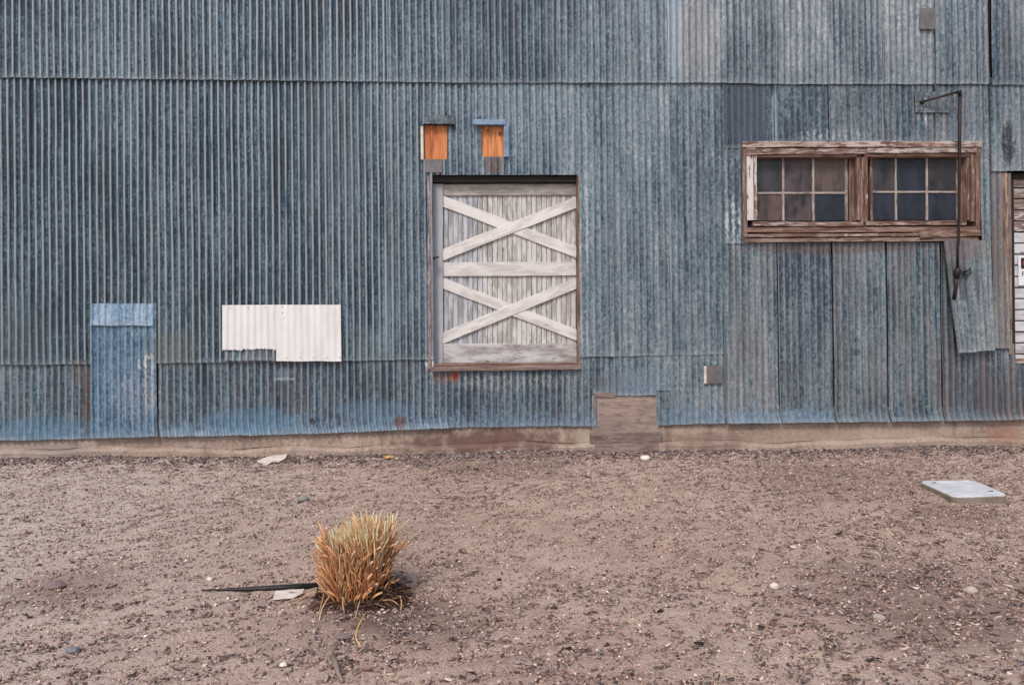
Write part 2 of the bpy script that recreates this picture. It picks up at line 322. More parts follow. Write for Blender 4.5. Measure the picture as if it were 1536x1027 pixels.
# ------------------------------------------------------------------ the shed
shed = empty('corrugated_shed', (0, 0, 0))
tag(shed, 'long old shed clad in blue grey corrugated steel sheets above a low concrete footing', 'shed')
PITCH = 0.0700; PH = P(4.5, 300).x
nails = []
def pick(x, ys):
    return ys
def sheet(xl, xr, yt, yb, lift=.0, amp=.0095, tone=.42, warm=.0, wear=.6, blue=.0, paint=0., holes=(), name='corrugated_sheet', flare=0., label=None, tilt=.016, lean=0., curl=.004, nail=True, ragged=.0, taper=None, tint=.0, sv=None):
    """one sheet; xl,xr,yt,yb measured in the photo, turned into metres on the wall plane"""
    if not isinstance(yt, tuple): yt = (yt, yt)
    if not isinstance(yb, tuple): yb = (yb, yb)
    ym = (yt[0]+yb[0])/2
    x0, x1 = P(xl, ym).x, P(xr, ym).x + (.006 if flare != 1.1 else 0)
    zt = (P(xl, yt[0]).z, P(xr, yt[1]).z); zb = (P(xl, yb[0]).z, P(xr, yb[1]).z)
    H = [(P(a, (c+d)/2).x, P(b, (c+d)/2).x, P((a+b)/2, d).z, P((a+b)/2, c).z) for a, b, c, d in holes]
    n = max(3, int((x1-x0)/PITCH*10)); xs = list(np.linspace(x0, x1, n+1))
    for h in H:
        for v in h[:2]:
            if x0 < v < x1: xs[min(range(len(xs)), key=lambda i: abs(xs[i]-v))] = v
    hgt = ((zt[0]-zb[0])+(zt[1]-zb[1]))/2; nr = max(4, int(hgt/.14)); ts = list(np.linspace(0, 1, nr+1))
    if flare: ts += [.97, .94, .9]; ts = sorted(set(round(t, 5) for t in ts), reverse=False)
    seed = random.random()*100; sid = []; sv = random.uniform(0, .7)**1.5 if sv is None else sv; V = []; cr = []; ed = []; F_ = []
    zmid_t, zmid_b = (zt[0]+zt[1])/2, (zb[0]+zb[1])/2
    for h in H:
        for z in h[2:]:
            t = (zmid_t-z)/(zmid_t-zmid_b)
            if 0.01 < t < .99: ts.append(t)
    ts = sorted(ts)
    rag = [random.uniform(-1, 1) for _ in xs]
    for j, t in enumerate(ts):
        for i, x in enumerate(xs):
            u = (x-x0)/(x1-x0)
            z = (zt[0]*(1-u)+zt[1]*u)*(1-t) + (zb[0]*(1-u)+zb[1]*u)*t
            if j == len(ts)-1: z += ragged*rag[i] + .0025*math.sin(x*17+seed)
            ph = 2*math.pi*(x-PH)/PITCH
            c = .5+.5*math.cos(ph)
            wav = noise.noise(Vector((x*1.1, seed, z*1.0)))*.006 + noise.noise(Vector((x*9, seed+5, z*4)))*.0018
            am = amp*(1+.25*noise.noise(Vector((x*2, z*1.5, seed))))
            y = -(lift + .012 + tilt*t + wav + am*(2*c-1))
            if u < .035: y -= curl*(1+noise.noise(Vector((0, z*2, seed))))
            xx = x + lean*t
            dist = (1-t)*hgt
            if flare and dist < .16: k = (1-dist/.16)**2; y -= .018*k*flare; xx += .022*k*flare
            if taper: xx = x + taper*(1-u)*t
            xx += noise.noise(Vector((x*.5, seed, z*1.3)))*.004 + noise.noise(Vector((x*4, seed+3, z*1.6)))*.0035
            if hgt < 1.2 and dist < .35: y -= noise.noise(Vector((x*11, seed, z*12)))*.009*(1-dist/.35)
            V.append((xx, y, z)); cr.append(c); ed.append(dist); sid.append(float(i <= 1)*sv)
    N = len(xs)
    for j in range(len(ts)-1):
        for i in range(N-1):
            xc = (xs[i]+xs[i+1])/2; tc = (ts[j]+ts[j+1])/2; u = (xc-x0)/(x1-x0)
            zc = (zt[0]*(1-u)+zt[1]*u)*(1-tc) + (zb[0]*(1-u)+zb[1]*u)*tc
            if any(h[0] < xc < h[1] and h[2] < zc < h[3] for h in H): continue
            a = j*N+i; F_.append((a, a+N, a+N+1, a+1))
    o = mk(name, V, F_, STEEL, shed, True)
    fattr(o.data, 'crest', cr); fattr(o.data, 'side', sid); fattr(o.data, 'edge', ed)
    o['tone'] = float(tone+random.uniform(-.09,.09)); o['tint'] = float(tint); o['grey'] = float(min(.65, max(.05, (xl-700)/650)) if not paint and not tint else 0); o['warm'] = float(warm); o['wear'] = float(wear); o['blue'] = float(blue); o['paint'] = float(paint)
    if label: o['label'] = label
    if nail:
        k0 = math.ceil((x0-PH)/PITCH); 
        for k in range(k0, k0+int((x1-x0)/PITCH)+1):
            if k % 2: continue
            x = PH+k*PITCH
            for t in ([1-.035/hgt] if hgt < 1.2 else [1-.035/hgt, .5]):
                if random.random() < .35: continue
                z = zmid_t*(1-t)+zmid_b*t + random.uniform(-.006, .006)
                if any(h[0]-.02 < x < h[1]+.02 and h[2]-.02 < z < h[3]+.02 for h in H): continue
                nails.append((x+lean*t, -(lift+.012+tilt*t+amp+.001), z))
    return o

j = lambda a: a*random.uniform(-1, 1)
DOOR = (650, 867, 263, 548); PL1 = (636, 672, 187, 240); PL2 = (722, 757, 190, 236); WIN = (1116, 1468, 214, 362); SID = (1519, 1700, 262, 541)
# row above the frame and top row
topx = [-225, -136, -47, 42, 131, 221, 311, 400, 488, 579, 663, 748, 832, 916, 998, 1084, 1160, 1240, 1319, 1398, 1477]
toneA = [.36, .36, .36, .35, .42, .38, .44, .38, .42, .50, .42, .36, .44, .46, .72, .52, .56, .52, .60, .62]
wear_glintA = [.95]*9+[.6, .45, .4, .35, .22, .3, .32, .35, .35, .3, .25]
for i in range(20):
    a, b = topx[i], topx[i+1]; lap = lambda x: 118 + 8*min(1, max(0, x/700)) + (2 if x > 1100 else 0)
    sheet(a, b+(8 if i in (1, 3, 4, 6, 8, 9, 10, 12) else -.8), -300, (lap(a), lap(b)), sv=(.9 if i in (5, 8, 9, 10, 11) else None), lift=.012, amp=.011 if i < 9 else (.0085 if i < 13 else .0065), tone=toneA[i]+j(.03), wear=wear_glintA[i], warm=.22 if i > 9 else .1, holes=())
    sheet(a, b+8, -700, -290, lift=.020, tone=.45+j(.06), wear=.6, warm=.15)
# second row, left of the window
midx = [-220, -132, -43, 46, 136, 226, 315, 404, 493, 581, 663, 750, 838, 920, 1003, 1084]
toneB = [.30, .30, .30, .30, .36, .33, .39, .34, .40, .54, .46, .50, .53, .62, .56]
wear_glintB = [.95, .95, .95, .95, .95, .95, .95, .95, .95, .65, .6, .5, .35, .28, .25]
def lowseam(x): return 547 - 6*min(1, max(0, x/500)) - 10*max(0, (x-500)/600)
for i in range(15):
    a, b = midx[i], midx[i+1]
    H = [h for h in (DOOR, PL1, PL2) if h[0] < b+10 and h[1] > a-2]
    sheet(a, b+(-.8 if i in (2, 5, 7, 12, 13) else 8), 105, (lowseam(a), lowseam(b)), sv=(.9 if i in (4, 5, 8, 9, 10, 11, 14) else None), lift=.004, amp=.0115 if i < 10 else (.007 if i < 12 else .0055), tone=toneB[i]+j(.025), wear=wear_glintB[i], warm=.12 if i > 8 else .06, holes=H)
sheet(1084, 1118, 208, (366, 366), lift=.012, amp=.006, tone=.55, wear=.3, warm=.1, label='narrow sheet beside the window with bleached streaks')
# above and around the window
for a, b, tn, wm, am in ((1084, 1160, .27, .25, .0012), (1160, 1241, .36, .10, .0014), (1241, 1320, .43, .22, .0016), (1320, 1400, .52, .42, .0055), (1400, 1480, .56, .3, .0035)):
    sheet(a, b-1, 112, 223 if a < 1100 else 216, lift=.008, amp=am, tone=tn, warm=wm, wear=.25, curl=.006)
# lower row left of the door
lowx = [(-220, -130), (-130, -42), (-42, 46), (46, 140), (238, 313), (313, 398), (398, 497), (497, 581), (581, 662)]
bot = [(0, 660), (136, 657), (236, 654), (398, 651), (497, 648), (660, 641), (843, 638), (890, 639)]
def bt(x):
    return float(np.interp(x, [b[0] for b in bot], [b[1] for b in bot]))
for a, b in lowx:
    sheet(a, b+7, lowseam(a)-12, (bt(a), bt(b)), lift=-.004, amp=.0085, tone=.40+j(.04), wear=.6, warm=.28, blue=.95, flare=1.2 if a > 200 else .5, ragged=.002, holes=((DOOR,) if b > 640 else ()))
sheet(140, 236, 455, (656, 653), lift=.024, amp=.0085, tone=.55, tint=.9, wear=.55, warm=.06, blue=.5, flare=.6, label='newer blue patch sheet with flaking white paint', curl=.008)
sheet(140, 232, 455, 488, lift=.030, amp=.0085, tone=.80, tint=1.0, wear=.5, warm=0, blue=.0, name='patch_sheet', nail=False)
sheet(336, 416, (457.5, 457), (524, 523), lift=.036, amp=.004, tone=.9, wear=0, paint=1, name='painted_sheet', nail=False, ragged=.012, label='white painted sheet with a ragged lower edge')
sheet(338, 418, 515, 540, lift=.030, amp=.0095, tone=.42, wear=1.0, warm=.5, sv=0, name='patch_sheet', nail=False)
sheet(416, 512, 457, 541, lift=.038, amp=.0025, tone=.9, wear=0, paint=1, name='painted_sheet', label='white painted sheet with nail holes, flat lower edge')
# under the door and between door and right-hand sheets
for a, b, tn in ((662, 750, .47), (750, 843, .44), (843, 892, .49)):
    sheet(a, b+5, (lowseam(a)-12), (bt(a), bt(b)), lift=-.004, amp=.0065, tone=tn, wear=.45, warm=.22, blue=.9, holes=(DOOR,), ragged=.003)
sheet(888, 922, 522, 589, lift=.000, amp=.006, tone=.45, warm=.25, wear=.3, blue=.4)
sheet(920, 1004, 522, (593, 592), lift=.006, amp=.0045, tone=.52, warm=.1, wear=.3, blue=.7, holes=((984, 1010, 585, 600),))
sheet(984, 1006, 560, 637, lift=.002, amp=.0055, tone=.50, warm=.1, wear=.3, blue=.8)
sheet(1003, 1086, 522, (636, 634), lift=.004, amp=.0050, tone=.50, warm=.2, wear=.4, blue=1.0)
# right hand tall sheets under the window
for i, (a, b, tn, wm, am) in enumerate(((1084, 1166, .50, .42, .0050), (1166, 1248, .47, .22, .0032), (1248, 1329, .52, .45, .0055), (1329, 1409, .50, .42, .0050), (1409, 1485, .36, .65, .0055))):
    sheet(a, b-1.6+(i==4)*5, 364, (634-i, 633-i), lift=.010, amp=am, tone=tn, warm=wm, wear=.32, blue=.95 if i < 2 else .45, flare=1.1, curl=.010, holes=(WIN,))
sheet(1409, 1480, 361, (529, 524), lift=.052, amp=.0045, tone=.66, warm=.3, wear=.3, taper=.125, name='loose_sheet', label='loose flap sheet hanging askew under the window', tilt=.05, curl=.012)
# right section beyond the step, standing slightly proud
for a, b in ((1480, 1566), (1566, 1654), (1654, 1742)):
    sheet(a, b+4, -300, 130, lift=.040, amp=.005, tone=.55, warm=.3, wear=.3)
    sheet(a, b+4, 118, 258, lift=.034, amp=.005, tone=.53, warm=.25, wear=.35)
    sheet(a, b+4, -700, -290, lift=.046, amp=.006, tone=.5, warm=.2, wear=.4)
sheet(1467, 1483, 110, 370, lift=.014, amp=.004, tone=.45, warm=.1, wear=.4, blue=.0, name='edge_sheet')
sheet(1484, 1507, 255, (522, 522), lift=.028, amp=.0045, tone=.52, warm=.55, wear=.3)
sheet(1485, 1541, 515, (629, 628), lift=.010, amp=.005, tone=.42, warm=.85, wear=.3, flare=.8, holes=((1519, 1560, 500, 545),))
sheet(1541, 1742, 515, (629, 628), lift=.006, amp=.0055, tone=.46, warm=.3, wear=.3, flare=.8, holes=(SID,))
# flat grey patch plates
def plate(px0, py0, px1, py1, yy, th, mat, name, label=None, parent=shed, tone=.5, warm=.4, sk=0):
    a, b = P(px0, py1, yy), P(px1, py0, yy); x0, z0, x1, z1 = a.x, a.z, b.x, b.z
    bm = bmesh.new(); ret = bmesh.ops.create_cube(bm, size=1)
    for v in ret['verts']:
        v.co = Vector((x0+(x1-x0)*(v.co.x+.5)+sk*(v.co.z), yy - th*(.5-v.co.y), z0+(z1-z0)*(v.co.z+.5)))
    bmesh.ops.bevel(bm, geom=bm.edges[:], offset=min(.0015, th*.3), segments=1, affect='EDGES')
    me = bpy.data.meshes.new(name); bm.to_mesh(me); bm.free(); me.materials.append(mat)
    o = bpy.data.objects.new(name, me); COL.objects.link(o); o.parent = parent
    if mat is STEEL:
        o['tint'] = 0.0; o['grey'] = .8; n = len(me.vertices); fattr(me, 'crest', np.full(n, .4)); fattr(me, 'edge', np.full(n, 1.))
        for k, v in (('tone', tone), ('warm', warm), ('wear', .2), ('blue', 0.), ('paint', 0.)): o[k] = float(v)
    if label: o['label'] = label
    return o
plate(1380, 13, 1403, 44, -.062, .003, GREYPLATE, 'patch_plate', 'square grey patch near the top edge', tone=.50, warm=.6)
plate(1059, 548, 1083, 575, -.050, .003, GREYPLATE, 'patch_plate', 'small brown grey plate with a white left edge', tone=.42, warm=.9)
plate(1373, 138, 1424, 169, -.046, .002, STEEL, 'patch_plate', 'low patch with a row of nail holes behind the pipe arm', tone=.55, warm=.25)
plate(636, 173, 682, 186, -.042, .003, STEEL, 'patch_plate', 'ragged patch above the left plywood', tone=.42, warm=.35)
plate(638, 240, 663, 259, -.034, .003, GREYPLATE, 'patch_plate', tone=.40, warm=1.0)
for nx_, ny_ in ((424, 460), (424, 469), (426, 477), (428, 484), (425, 492), (430, 494), (450, 494), (460, 494), (470, 494), (489, 494), (510, 495), (426, 538), (485, 538), (345, 462), (372, 461), (398, 461)): q_ = P(nx_, ny_, -.0555); nails.append((q_.x, q_.y, q_.z))
plate(1056, 549, 1059.5, 575, -.052, .006, CARD, 'bent_edge')
# nails, thousands of tiny heads: one part
nv = np.array(nails); k = len(nv); ang = np.arange(6)*math.pi/3
base = np.stack([np.cos(ang)*.0058, np.zeros(6), np.sin(ang)*.0058], -1); tip = np.array([[0, -.004, 0]])
bb = np.concatenate([base, tip]); VV = (nv[:, None, :]+bb[None]).reshape(-1, 3)
tt = np.array([[i, (i+1) % 6, 6] for i in range(6)]); TT = (tt[None]+(np.arange(k)*7)[:, None, None]).reshape(-1, 3)
o = np_mesh('nail_heads', VV, TT, DARKIRON); o.parent = shed; o['kind'] = 'stuff'
# jagged dark edge of the torn flashing above the left plywood
V = []; F_ = []
for i in range(13):
    u = i/12; a = P(633+u*51, 187+2*math.sin(i*1.7)+u*2, -.045); V += [(a.x, -.02, a.z+.018), (a.x, -.062-.006*math.sin(i*2.3), a.z-.004+.004*math.sin(i*3.1))]
for i in range(12): F_.append((2*i, 2*i+1, 2*i+3, 2*i+2))
o = mk('torn_flashing', V, F_, DARKIRON, shed)

# ---- boards
def board(name, ax, az, bx, bz, w, y, d, mat, parent, peel=.0, pc=(.6, .58, .55), grime=.3, wob=.0015, px=True, rag=.0):
    """a plank from a to b (photo pixels of its centre line), w px wide; front face at depth y, d metres thick"""
    A, B = (P(ax, az, y), P(bx, bz, y)) if px else (Vector((ax, y, az)), Vector((bx, y, bz)))
    wm = w/138.75 if px else w
    L = (B-A).length; n = max(2, int(L/.09)); V = []; sd = random.random()*99
    for i in range(n+1):
        x = -L/2+L*i/n; e1 = noise.noise(Vector((x*6, sd, 0)))*wob*2; e2 = noise.noise(Vector((x*6, sd, 9)))*wob*2
        if rag and i in (0, n): x += random.uniform(-rag, rag)
        ch = min(.003, d*.25, wm*.2); zz0, zz1 = -wm/2+e1, wm/2+e2
        V += [(x, d, zz0), (x, ch, zz0), (x, 0, zz0+ch), (x, 0, zz1-ch), (x, ch, zz1), (x, d, zz1)]
    F_ = []
    for i in range(n):
        for q in range(6):
            a = i*6+q; b_ = i*6+(q+1) % 6; F_.append((a, b_, b_+6, a+6))
    F_.append(tuple(range(5, -1, -1))); F_.append(tuple(n*6+q for q in range(6)))
    o = mk(name, V, F_, mat, parent); c = (A+B)/2; c.y = y; o.location = c
    o.rotation_euler = (0, -math.atan2(B.z-A.z, B.x-A.x), 0)
    o['peel'] = float(peel); o['paintcol'] = [*map(float, pc), 1.0]; o['grime'] = float(grime)
    return o

# ---- barn door (recessed behind the cladding)
DW = (.66, .635, .61); DWB = (.50, .52, .55)
c0 = P(757, 405, .10)
def panel(name, px0, py0, px1, py1, y, th, mat, parent, **kw):
    o = board(name, px0, (py0+py1)/2, px1, (py0+py1)/2, py1-py0, y, th, mat, parent, wob=0, **kw); return o
door = panel('barn_door', 648, 272, 868, 550, .118, .02, DARKBOARD, shed)
door['label'] = 'white braced barn door with two crosses'
def sub(o, par):
    mw = o.location.copy(); r = o.rotation_euler.copy(); o.parent = par; o.matrix_parent_inverse = par.matrix_basis.inverted(); return o
bpy.context.view_layer.update()
nb = 27
for i in range(nb):
    a = 665+i*(864-665)/nb; w = (864-665)/nb
    sub(board('board', a+w/2, 516, a+w/2, 292, w-.45, .103+j(.0022), .014, TIMBERG, None, peel=.80+j(.10), pc=(.62, .60, .58) if i > 7 else (.50, .52, .55), grime=.5, wob=.0006), door)
sub(board('stile', 657, 548, 657, 276, 15, .068, .045, TIMBERG, None, peel=.93, pc=(.44, .46, .50), grime=.12), door)
sub(board('rail', 665, 285, 865, 284, 17, .082, .02, TIMBERG, None, peel=.75, pc=(.44, .41, .38), grime=.5), door)
sub(board('rail', 665, 404, 864, 403, 21, .082, .02, TIMBERG, None, peel=.9, pc=(.69, .66, .64), grime=.25), door)
r_ = sub(board('rail', 665, 530, 865, 529.5, 29, .082, .02, TIMBERG, None, peel=.66, pc=(.56, .54, .53), grime=.55), door); r_['label'] = 'bottom rail with flaking paint'
for (ax, az, bx, bz, y) in ((660, 300, 871, 381, .085), (660, 384, 871, 301, .078), (660, 423, 871, 505, .085), (660, 509, 871, 422, .078)):
    sub(board('brace', ax, az, bx, bz, 16, y, .018, TIMBERG, None, peel=.83, pc=(.74, .71, .68), grime=.28), door)
# frame round the door
board('door_post', 644.5, 553, 643, 264, 4.5, .0-.030, .16, TIMBERG, shed, peel=.5, pc=(.40, .36, .32), grime=.4)
board('door_post', 869, 551, 868, 264, 4.5, -.026, .17, TIMBER, shed, peel=.15, pc=(.45, .36, .30), grime=.4)
board('lintel', 645, 268, 868, 268, 10, .02, .12, DARKBOARD, shed)
board('soffit_board', 645, 276, 868, 276, 4, .11, .02, TIMBERG, shed, peel=.2)
sl_ = board('door_sill', 645, 553.5, 872, 550.5, 7, -.060, .20, TIMBERG, shed, peel=.2, pc=(.50, .44, .40), grime=.35, rag=.004); sl_['label'] = 'pale rounded timber door sill'
board('sill_trim', 650, 547.5, 868, 545.5, 3, -.036, .16, TIMBER, shed, peel=.1)
# latch
lp = P(651, 387, -.03)
bm = bmesh.new(); bmesh.ops.create_cone(bm, cap_ends=True, segments=10, radius1=.018, radius2=.013, depth=.05, matrix=Matrix.Translation(lp) @ Matrix.Rotation(R(90), 4, 'X'))
bmesh.ops.create_cone(bm, cap_ends=True, segments=8, radius1=.010, radius2=.010, depth=.07, matrix=Matrix.Translation(lp+Vector((.02, 0, .005))) @ Matrix.Rotation(R(80), 4, 'Y'))
me = bpy.data.meshes.new('door_latch'); bm.to_mesh(me); bm.free(); me.materials.append(DARKIRON); o = bpy.data.objects.new('door_latch', me); COL.objects.link(o); o.parent = shed
# ---- boarded plywood hatches
for (a, b, c, d, lb, yy) in ((636, 671, 188, 240, 'left orange plywood hatch', -.004), (720, 757, 190, 236, 'right orange plywood hatch with two knots', -.004)):
    o = board('plywood_hatch', (a+b)/2, d, (a+b)/2, c, b-a, yy, .018, PLY, shed, wob=0, grime=.12); o['label'] = lb
for (kx, ky) in ((732, 196), (750, 201)):
    k_ = P(kx, ky, -.006); V = [(k_.x+.011*math.cos(t)*(1 if ky < 200 else 1.3), -.0065, k_.z+.018*math.sin(t)*(1 if ky < 200 else 1.5)) for t in np.linspace(0, 6.28, 13)[:-1]]
    o = mk('wood_knot', V, [tuple(range(12))], simple('knot_brown', (.16, .05, .02), (.25, .08, .03), 20), shed)
plate(709, 180, 758, 188, -.050, .032, FLASH, 'flashing', 'blue folded metal strip over the right hatch')
plate(756, 183, 763, 236, -.044, .026, FLASH, 'flashing', 'blue folded metal strip down the right side of the hatch')
plate(631.5, 190, 635, 240, -.034, .012, CARD, 'jamb_edge')
# ---- window
win = panel('window', 1117, 222, 1470, 360, .13, .02, DARKBOARD, shed); win['label'] = 'wide timber window of two six pane sashes'
# the opening behind the panes is a shallow dark box: cut by building the backing well behind the glass
win.location.y = .45; bpy.context.view_layer.update()
def wb(name, *a, **k):
    o = board(name, *a, None, **k); o.parent = win; o.matrix_parent_inverse = win.matrix_basis.inverted(); return o
WP = (.60, .56, .53)
wb('head_board', 1114, 216.5, 1473, 216, 9, -.062, .09, TIMBER, peel=.52, pc=(.50, .42, .38), grime=.35, wob=.003, rag=.006)
wb('head_board', 1133, 227, 1300, 226.5, 9, -.048, .08, TIMBER, peel=.45, pc=(.48, .42, .39), grime=.4, wob=.003)
wb('head_board', 1301, 225.5, 1470, 225, 8, -.049, .08, TIMBER, peel=.55, pc=(.52, .46, .43), grime=.4, wob=.003)
wb('head_trim', 1135, 233.5, 1466, 232.5, 5, -.020, .12, TIMBER, peel=.1, wob=.002)
wb('jamb_board', 1117.5, 358, 1116, 222, 5, -.050, .16, TIMBER, peel=.12, wob=.002)
wb('jamb_board', 1126, 330, 1125, 232, 10, -.046, .16, TIMBER, peel=.62, pc=(.66, .62, .60), grime=.1, wob=.002)
wb('jamb_strip', 1134, 330, 1133, 232, 4.5, -.036, .15, TIMBER, peel=.5, pc=(.62, .56, .52), grime=.1)
wb('jamb_board', 1119.5, 226, 1134, 226, 14, -.058, .10, TIMBER, peel=.1, wob=.003)
wb('sill_strip', 1131, 336, 1295, 336, 6.5, -.060, .16, TIMBER, peel=.45, pc=(.46, .40, .37), grime=.3, wob=.002)
wb('sill_strip', 1300, 335, 1450, 334, 6.5, -.058, .16, TIMBER, peel=.4, pc=(.46, .40, .37), grime=.3, wob=.002)
wb('sill_board', 1117, 345, 1470, 343.5, 8.5, -.046, .15, TIMBER, peel=.22, pc=(.48, .36, .30), wob=.002)
wb('apron_board', 1116, 353.5, 1380, 352, 5, -.070, .10, TIMBER, peel=.35, pc=(.46, .40, .36), wob=.002)
wb('apron_board', 1116, 360.5, 1468, 358.5, 6, -.060, .09, TIMBER, peel=.5, pc=(.33, .27, .23), wob=.002)
wb('broken_board', 1380, 352, 1470, 349.5, 9, -.082, .06, TIMBER, peel=.4, pc=(.40, .32, .28), wob=.006, rag=.02)
wb('mullion', 1295.5, 333, 1294.5, 230, 9, -.020, .14, TIMBER, peel=.25, pc=(.46, .40, .36))
wb('mullion', 1300.5, 333, 1299.5, 230, 5, -.045, .10, TIMBER, peel=.35, pc=(.46, .38, .33))
wb('mullion', 1288.5, 330, 1287.5, 232, 4, -.020, .14, TIMBER, peel=.3, pc=(.42, .37, .33))
wb('jamb_strip', 1452.5, 330, 1452, 232, 5, -.010, .14, TIMBER, peel=.35, pc=(.44, .37, .33))
wb('jamb_strip', 1460, 332, 1459.5, 230, 5, -.034, .14, TIMBER, peel=.35, pc=(.46, .38, .33))
wb('jamb_board', 1468, 350, 1467, 222, 6, -.050, .16, TIMBER, peel=.2, pc=(.40, .34, .30))
wb('side_board', 1280, 332, 1280, 232, 13, .070, .03, TIMBER, peel=.0, grime=.6)
wb('side_board', 1445, 332, 1445, 232, 12, .070, .03, TIMBER, peel=.0, grime=.5)
wb('soffit_board', 1136, 233, 1452, 232, 5, .055, .10, TIMBER, peel=.0, grime=.7)
MC = (.36, .31, .28)
def sash(xs, yt, ym, yb, name_y=.075, dust_skies=()):
    for i, x in enumerate(xs[1:-1]): wb('glazing_bar', x, yb, x-.6, yt+2, 3.4, name_y-.012, .022, TIMBERG, peel=.55, pc=(.44, .38, .35), grime=.2, wob=.0005)
    wb('sash_frame', xs[-1], yb, xs[-1]-.6, yt+2, 4, name_y-.014, .03, TIMBERG, peel=.5, pc=(.44, .38, .35), grime=.3, wob=.001)
    wb('glazing_bar', xs[0], ym, xs[-1], ym, 3.0, name_y-.010, .02, TIMBERG, peel=.6, pc=(.44, .38, .35), grime=.2, wob=.0005)
    k = 0
    for r in range(2):
        y0, y1 = ((yt, ym), (ym, yb))[r]
        for i in range(len(xs)-1):
            A, B = P(xs[i], y1, name_y), P(xs[i+1], y0, name_y); cx, cz = (A.x+B.x)/2, (A.z+B.z)/2; hw, hz = (B.x-A.x)/2+.002, (B.z-A.z)/2+.002
            tl = [random.uniform(-.002, .002) for _ in range(2)]
            V = [(-hw, -tl[0]+(.004 if s_ else 0), -hz) if q == 0 else ((hw, tl[0]+(.004 if s_ else 0), -hz) if q == 1 else ((hw, tl[1]+(.004 if s_ else 0), hz) if q == 2 else (-hw, -tl[1]+(.004 if s_ else 0), hz))) for s_ in (0, 1) for q in range(4)]
            o = mk('pane', V, [(0, 1, 2, 3), (7, 6, 5, 4), (0, 4, 5, 1), (1, 5, 6, 2), (2, 6, 7, 3), (3, 7, 4, 0)], GLASS, win, loc=(cx, name_y, cz))
            o.matrix_parent_inverse = win.matrix_basis.inverted()
            c, d = dust_skies[k]; o['dust_skycol'] = [*c, 1.0]; o['dust'] = d; k += 1
BR, PU, NV, GR = (.12, .085, .072), (.095, .07, .075), (.024, .032, .052), (.06, .062, .068)  # NV paints the reflected blue sky into the glass; BR and PU are dust
sash([1136, 1175.5, 1220.5, 1270], 234, 289.5, 331, dust_skies=[(GR, .9), (PU, 1.25), (BR, 1.2), (BR, 1.1), (PU, 1.3), (NV, 1.0)])
sash([1306, 1344.5, 1391, 1437], 234, 288, 330, dust_skies=[((.075, .07, .07), .9), (NV, 1.0), ((.07, .06, .06), .9), (NV, 1.0), (NV, .9), (NV, 1.1)])
wb('sash_frame', 1308, 331, 1307, 234, 4, .060, .03, TIMBER, peel=.35, pc=(.40, .34, .30))
wb('sash_frame', 1158, 235, 1270, 234.5, 3, .064, .03, TIMBER, peel=.1)
wb('blind_rail', 1178, 245, 1219, 245, 4, .10, .01, TIMBERG, peel=.2)
# ---- lapped siding door at the right edge
sd_ = panel('siding_door', 1519, 262, 1740, 542, .085, .02, DARKBOARD, shed); sd_['label'] = 'pale grey door of lapped horizontal boards at the right edge'
bpy.context.view_layer.update()
yy = 265.5; i = 0
while yy < 536:
    o = sub(board('siding_board', 1518, yy+8, 1735, yy+8, 15.3, .045+j(.002), .02, TIMBERG, None, peel=.72 if i > 4 else .45, pc=(.60, .60, .63) if i > 2 else (.40, .38, .37), grime=.25 if i < 14 else .5), sd_); yy += 16.6; i += 1
board('sill_board', 1521, 541.5, 1738, 540, 7, -.02, .12, TIMBER, shed, peel=.5, pc=(.50, .45, .38))
board('door_post', 1512.5, 523, 1510, 260, 4, -.056, .09, TIMBERG, shed, peel=.5, pc=(.42, .34, .27))
board('door_post', 1516.5, 532, 1514, 260, 5.5, -.044, .13, TIMBERG, shed, peel=.35, pc=(.30, .27, .25), grime=.5)
board('door_post', 1507.5, 523, 1505.5, 260, 5, -.046, .06, TIMBER, shed, peel=.05, grime=.2)
board('lintel', 1519, 264, 1740, 264, 8, .01, .06, DARKBOARD, shed)
# hidden-side shell: footing, timber patch, side walls, roof
board('timber_patch', 892, 592.5, 922, 592.5, 8, -.030, .02, TIMBERG, shed, peel=.0, grime=.1)
board('timber_patch', 888, 624.5, 988, 624, 62, -.020, .03, TIMBERG, shed, peel=.6, pc=(.36, .275, .24), grime=.35, rag=.002)['label'] = 'rough wide board filling the gap in the cladding'
board('timber_patch', 886, 666, 991, 664, 32, -.050, .06, TIMBERG, shed, peel=.4, pc=(.33, .25, .215), grime=.5, rag=.004)
def footing(xa, xb):
    xs = np.linspace(P(xa, 660).x, P(xb, 660).x, int((xb-xa)/13)+2); V = []; F_ = []
    for i, x in enumerate(xs):
        px = xa+(xb-xa)*i/max(1, len(xs)-1)
        zt = P(px, 610).z; w = .004*noise.noise(Vector((x*3, 0, 0))); gz = ghs(x, -.1)
        led = gz+.070+.035*noise.noise(Vector((x*1.7, 3, 0))); l2 = .018*noise.noise(Vector((x*2.3, 7, 0))); gv = min(1, max(0, .5+2.4*noise.noise(Vector((x*1.9, 20, 0)))))
        V += [(x, .030, zt), (x, .012+w*.3, zt), (x, -.002+w, led+.016), (x, .012*gv-.002, led+.016-.008*gv), (x, -.050+l2, led-.002), (x, -.062+l2, led-.006), (x, -.075+l2, led-.02), (x, -.080+l2, gz-.25)]
    for i in range(len(xs)-1):
        for q in range(7): F_.append((i*8+q, i*8+q+1, (i+1)*8+q+1, (i+1)*8+q))
    return mk('concrete_footing', V, F_, CONC, shed, False)
footing(-240, 891); footing(986, 1742)
XL, XR = P(-225, 300).x, P(1740, 300).x; ZT = P(768, -700).z-.02
def box(name, x0, x1, y0, y1, z0, z1, mat, parent=shed):
    V = [(x, y, z) for x in (x0, x1) for y in (y0, y1) for z in (z0, z1)]
    return mk(name, V, [(0, 1, 3, 2), (4, 6, 7, 5), (0, 4, 5, 1), (2, 3, 7, 6), (0, 2, 6, 4), (1, 5, 7, 3)], mat, parent)
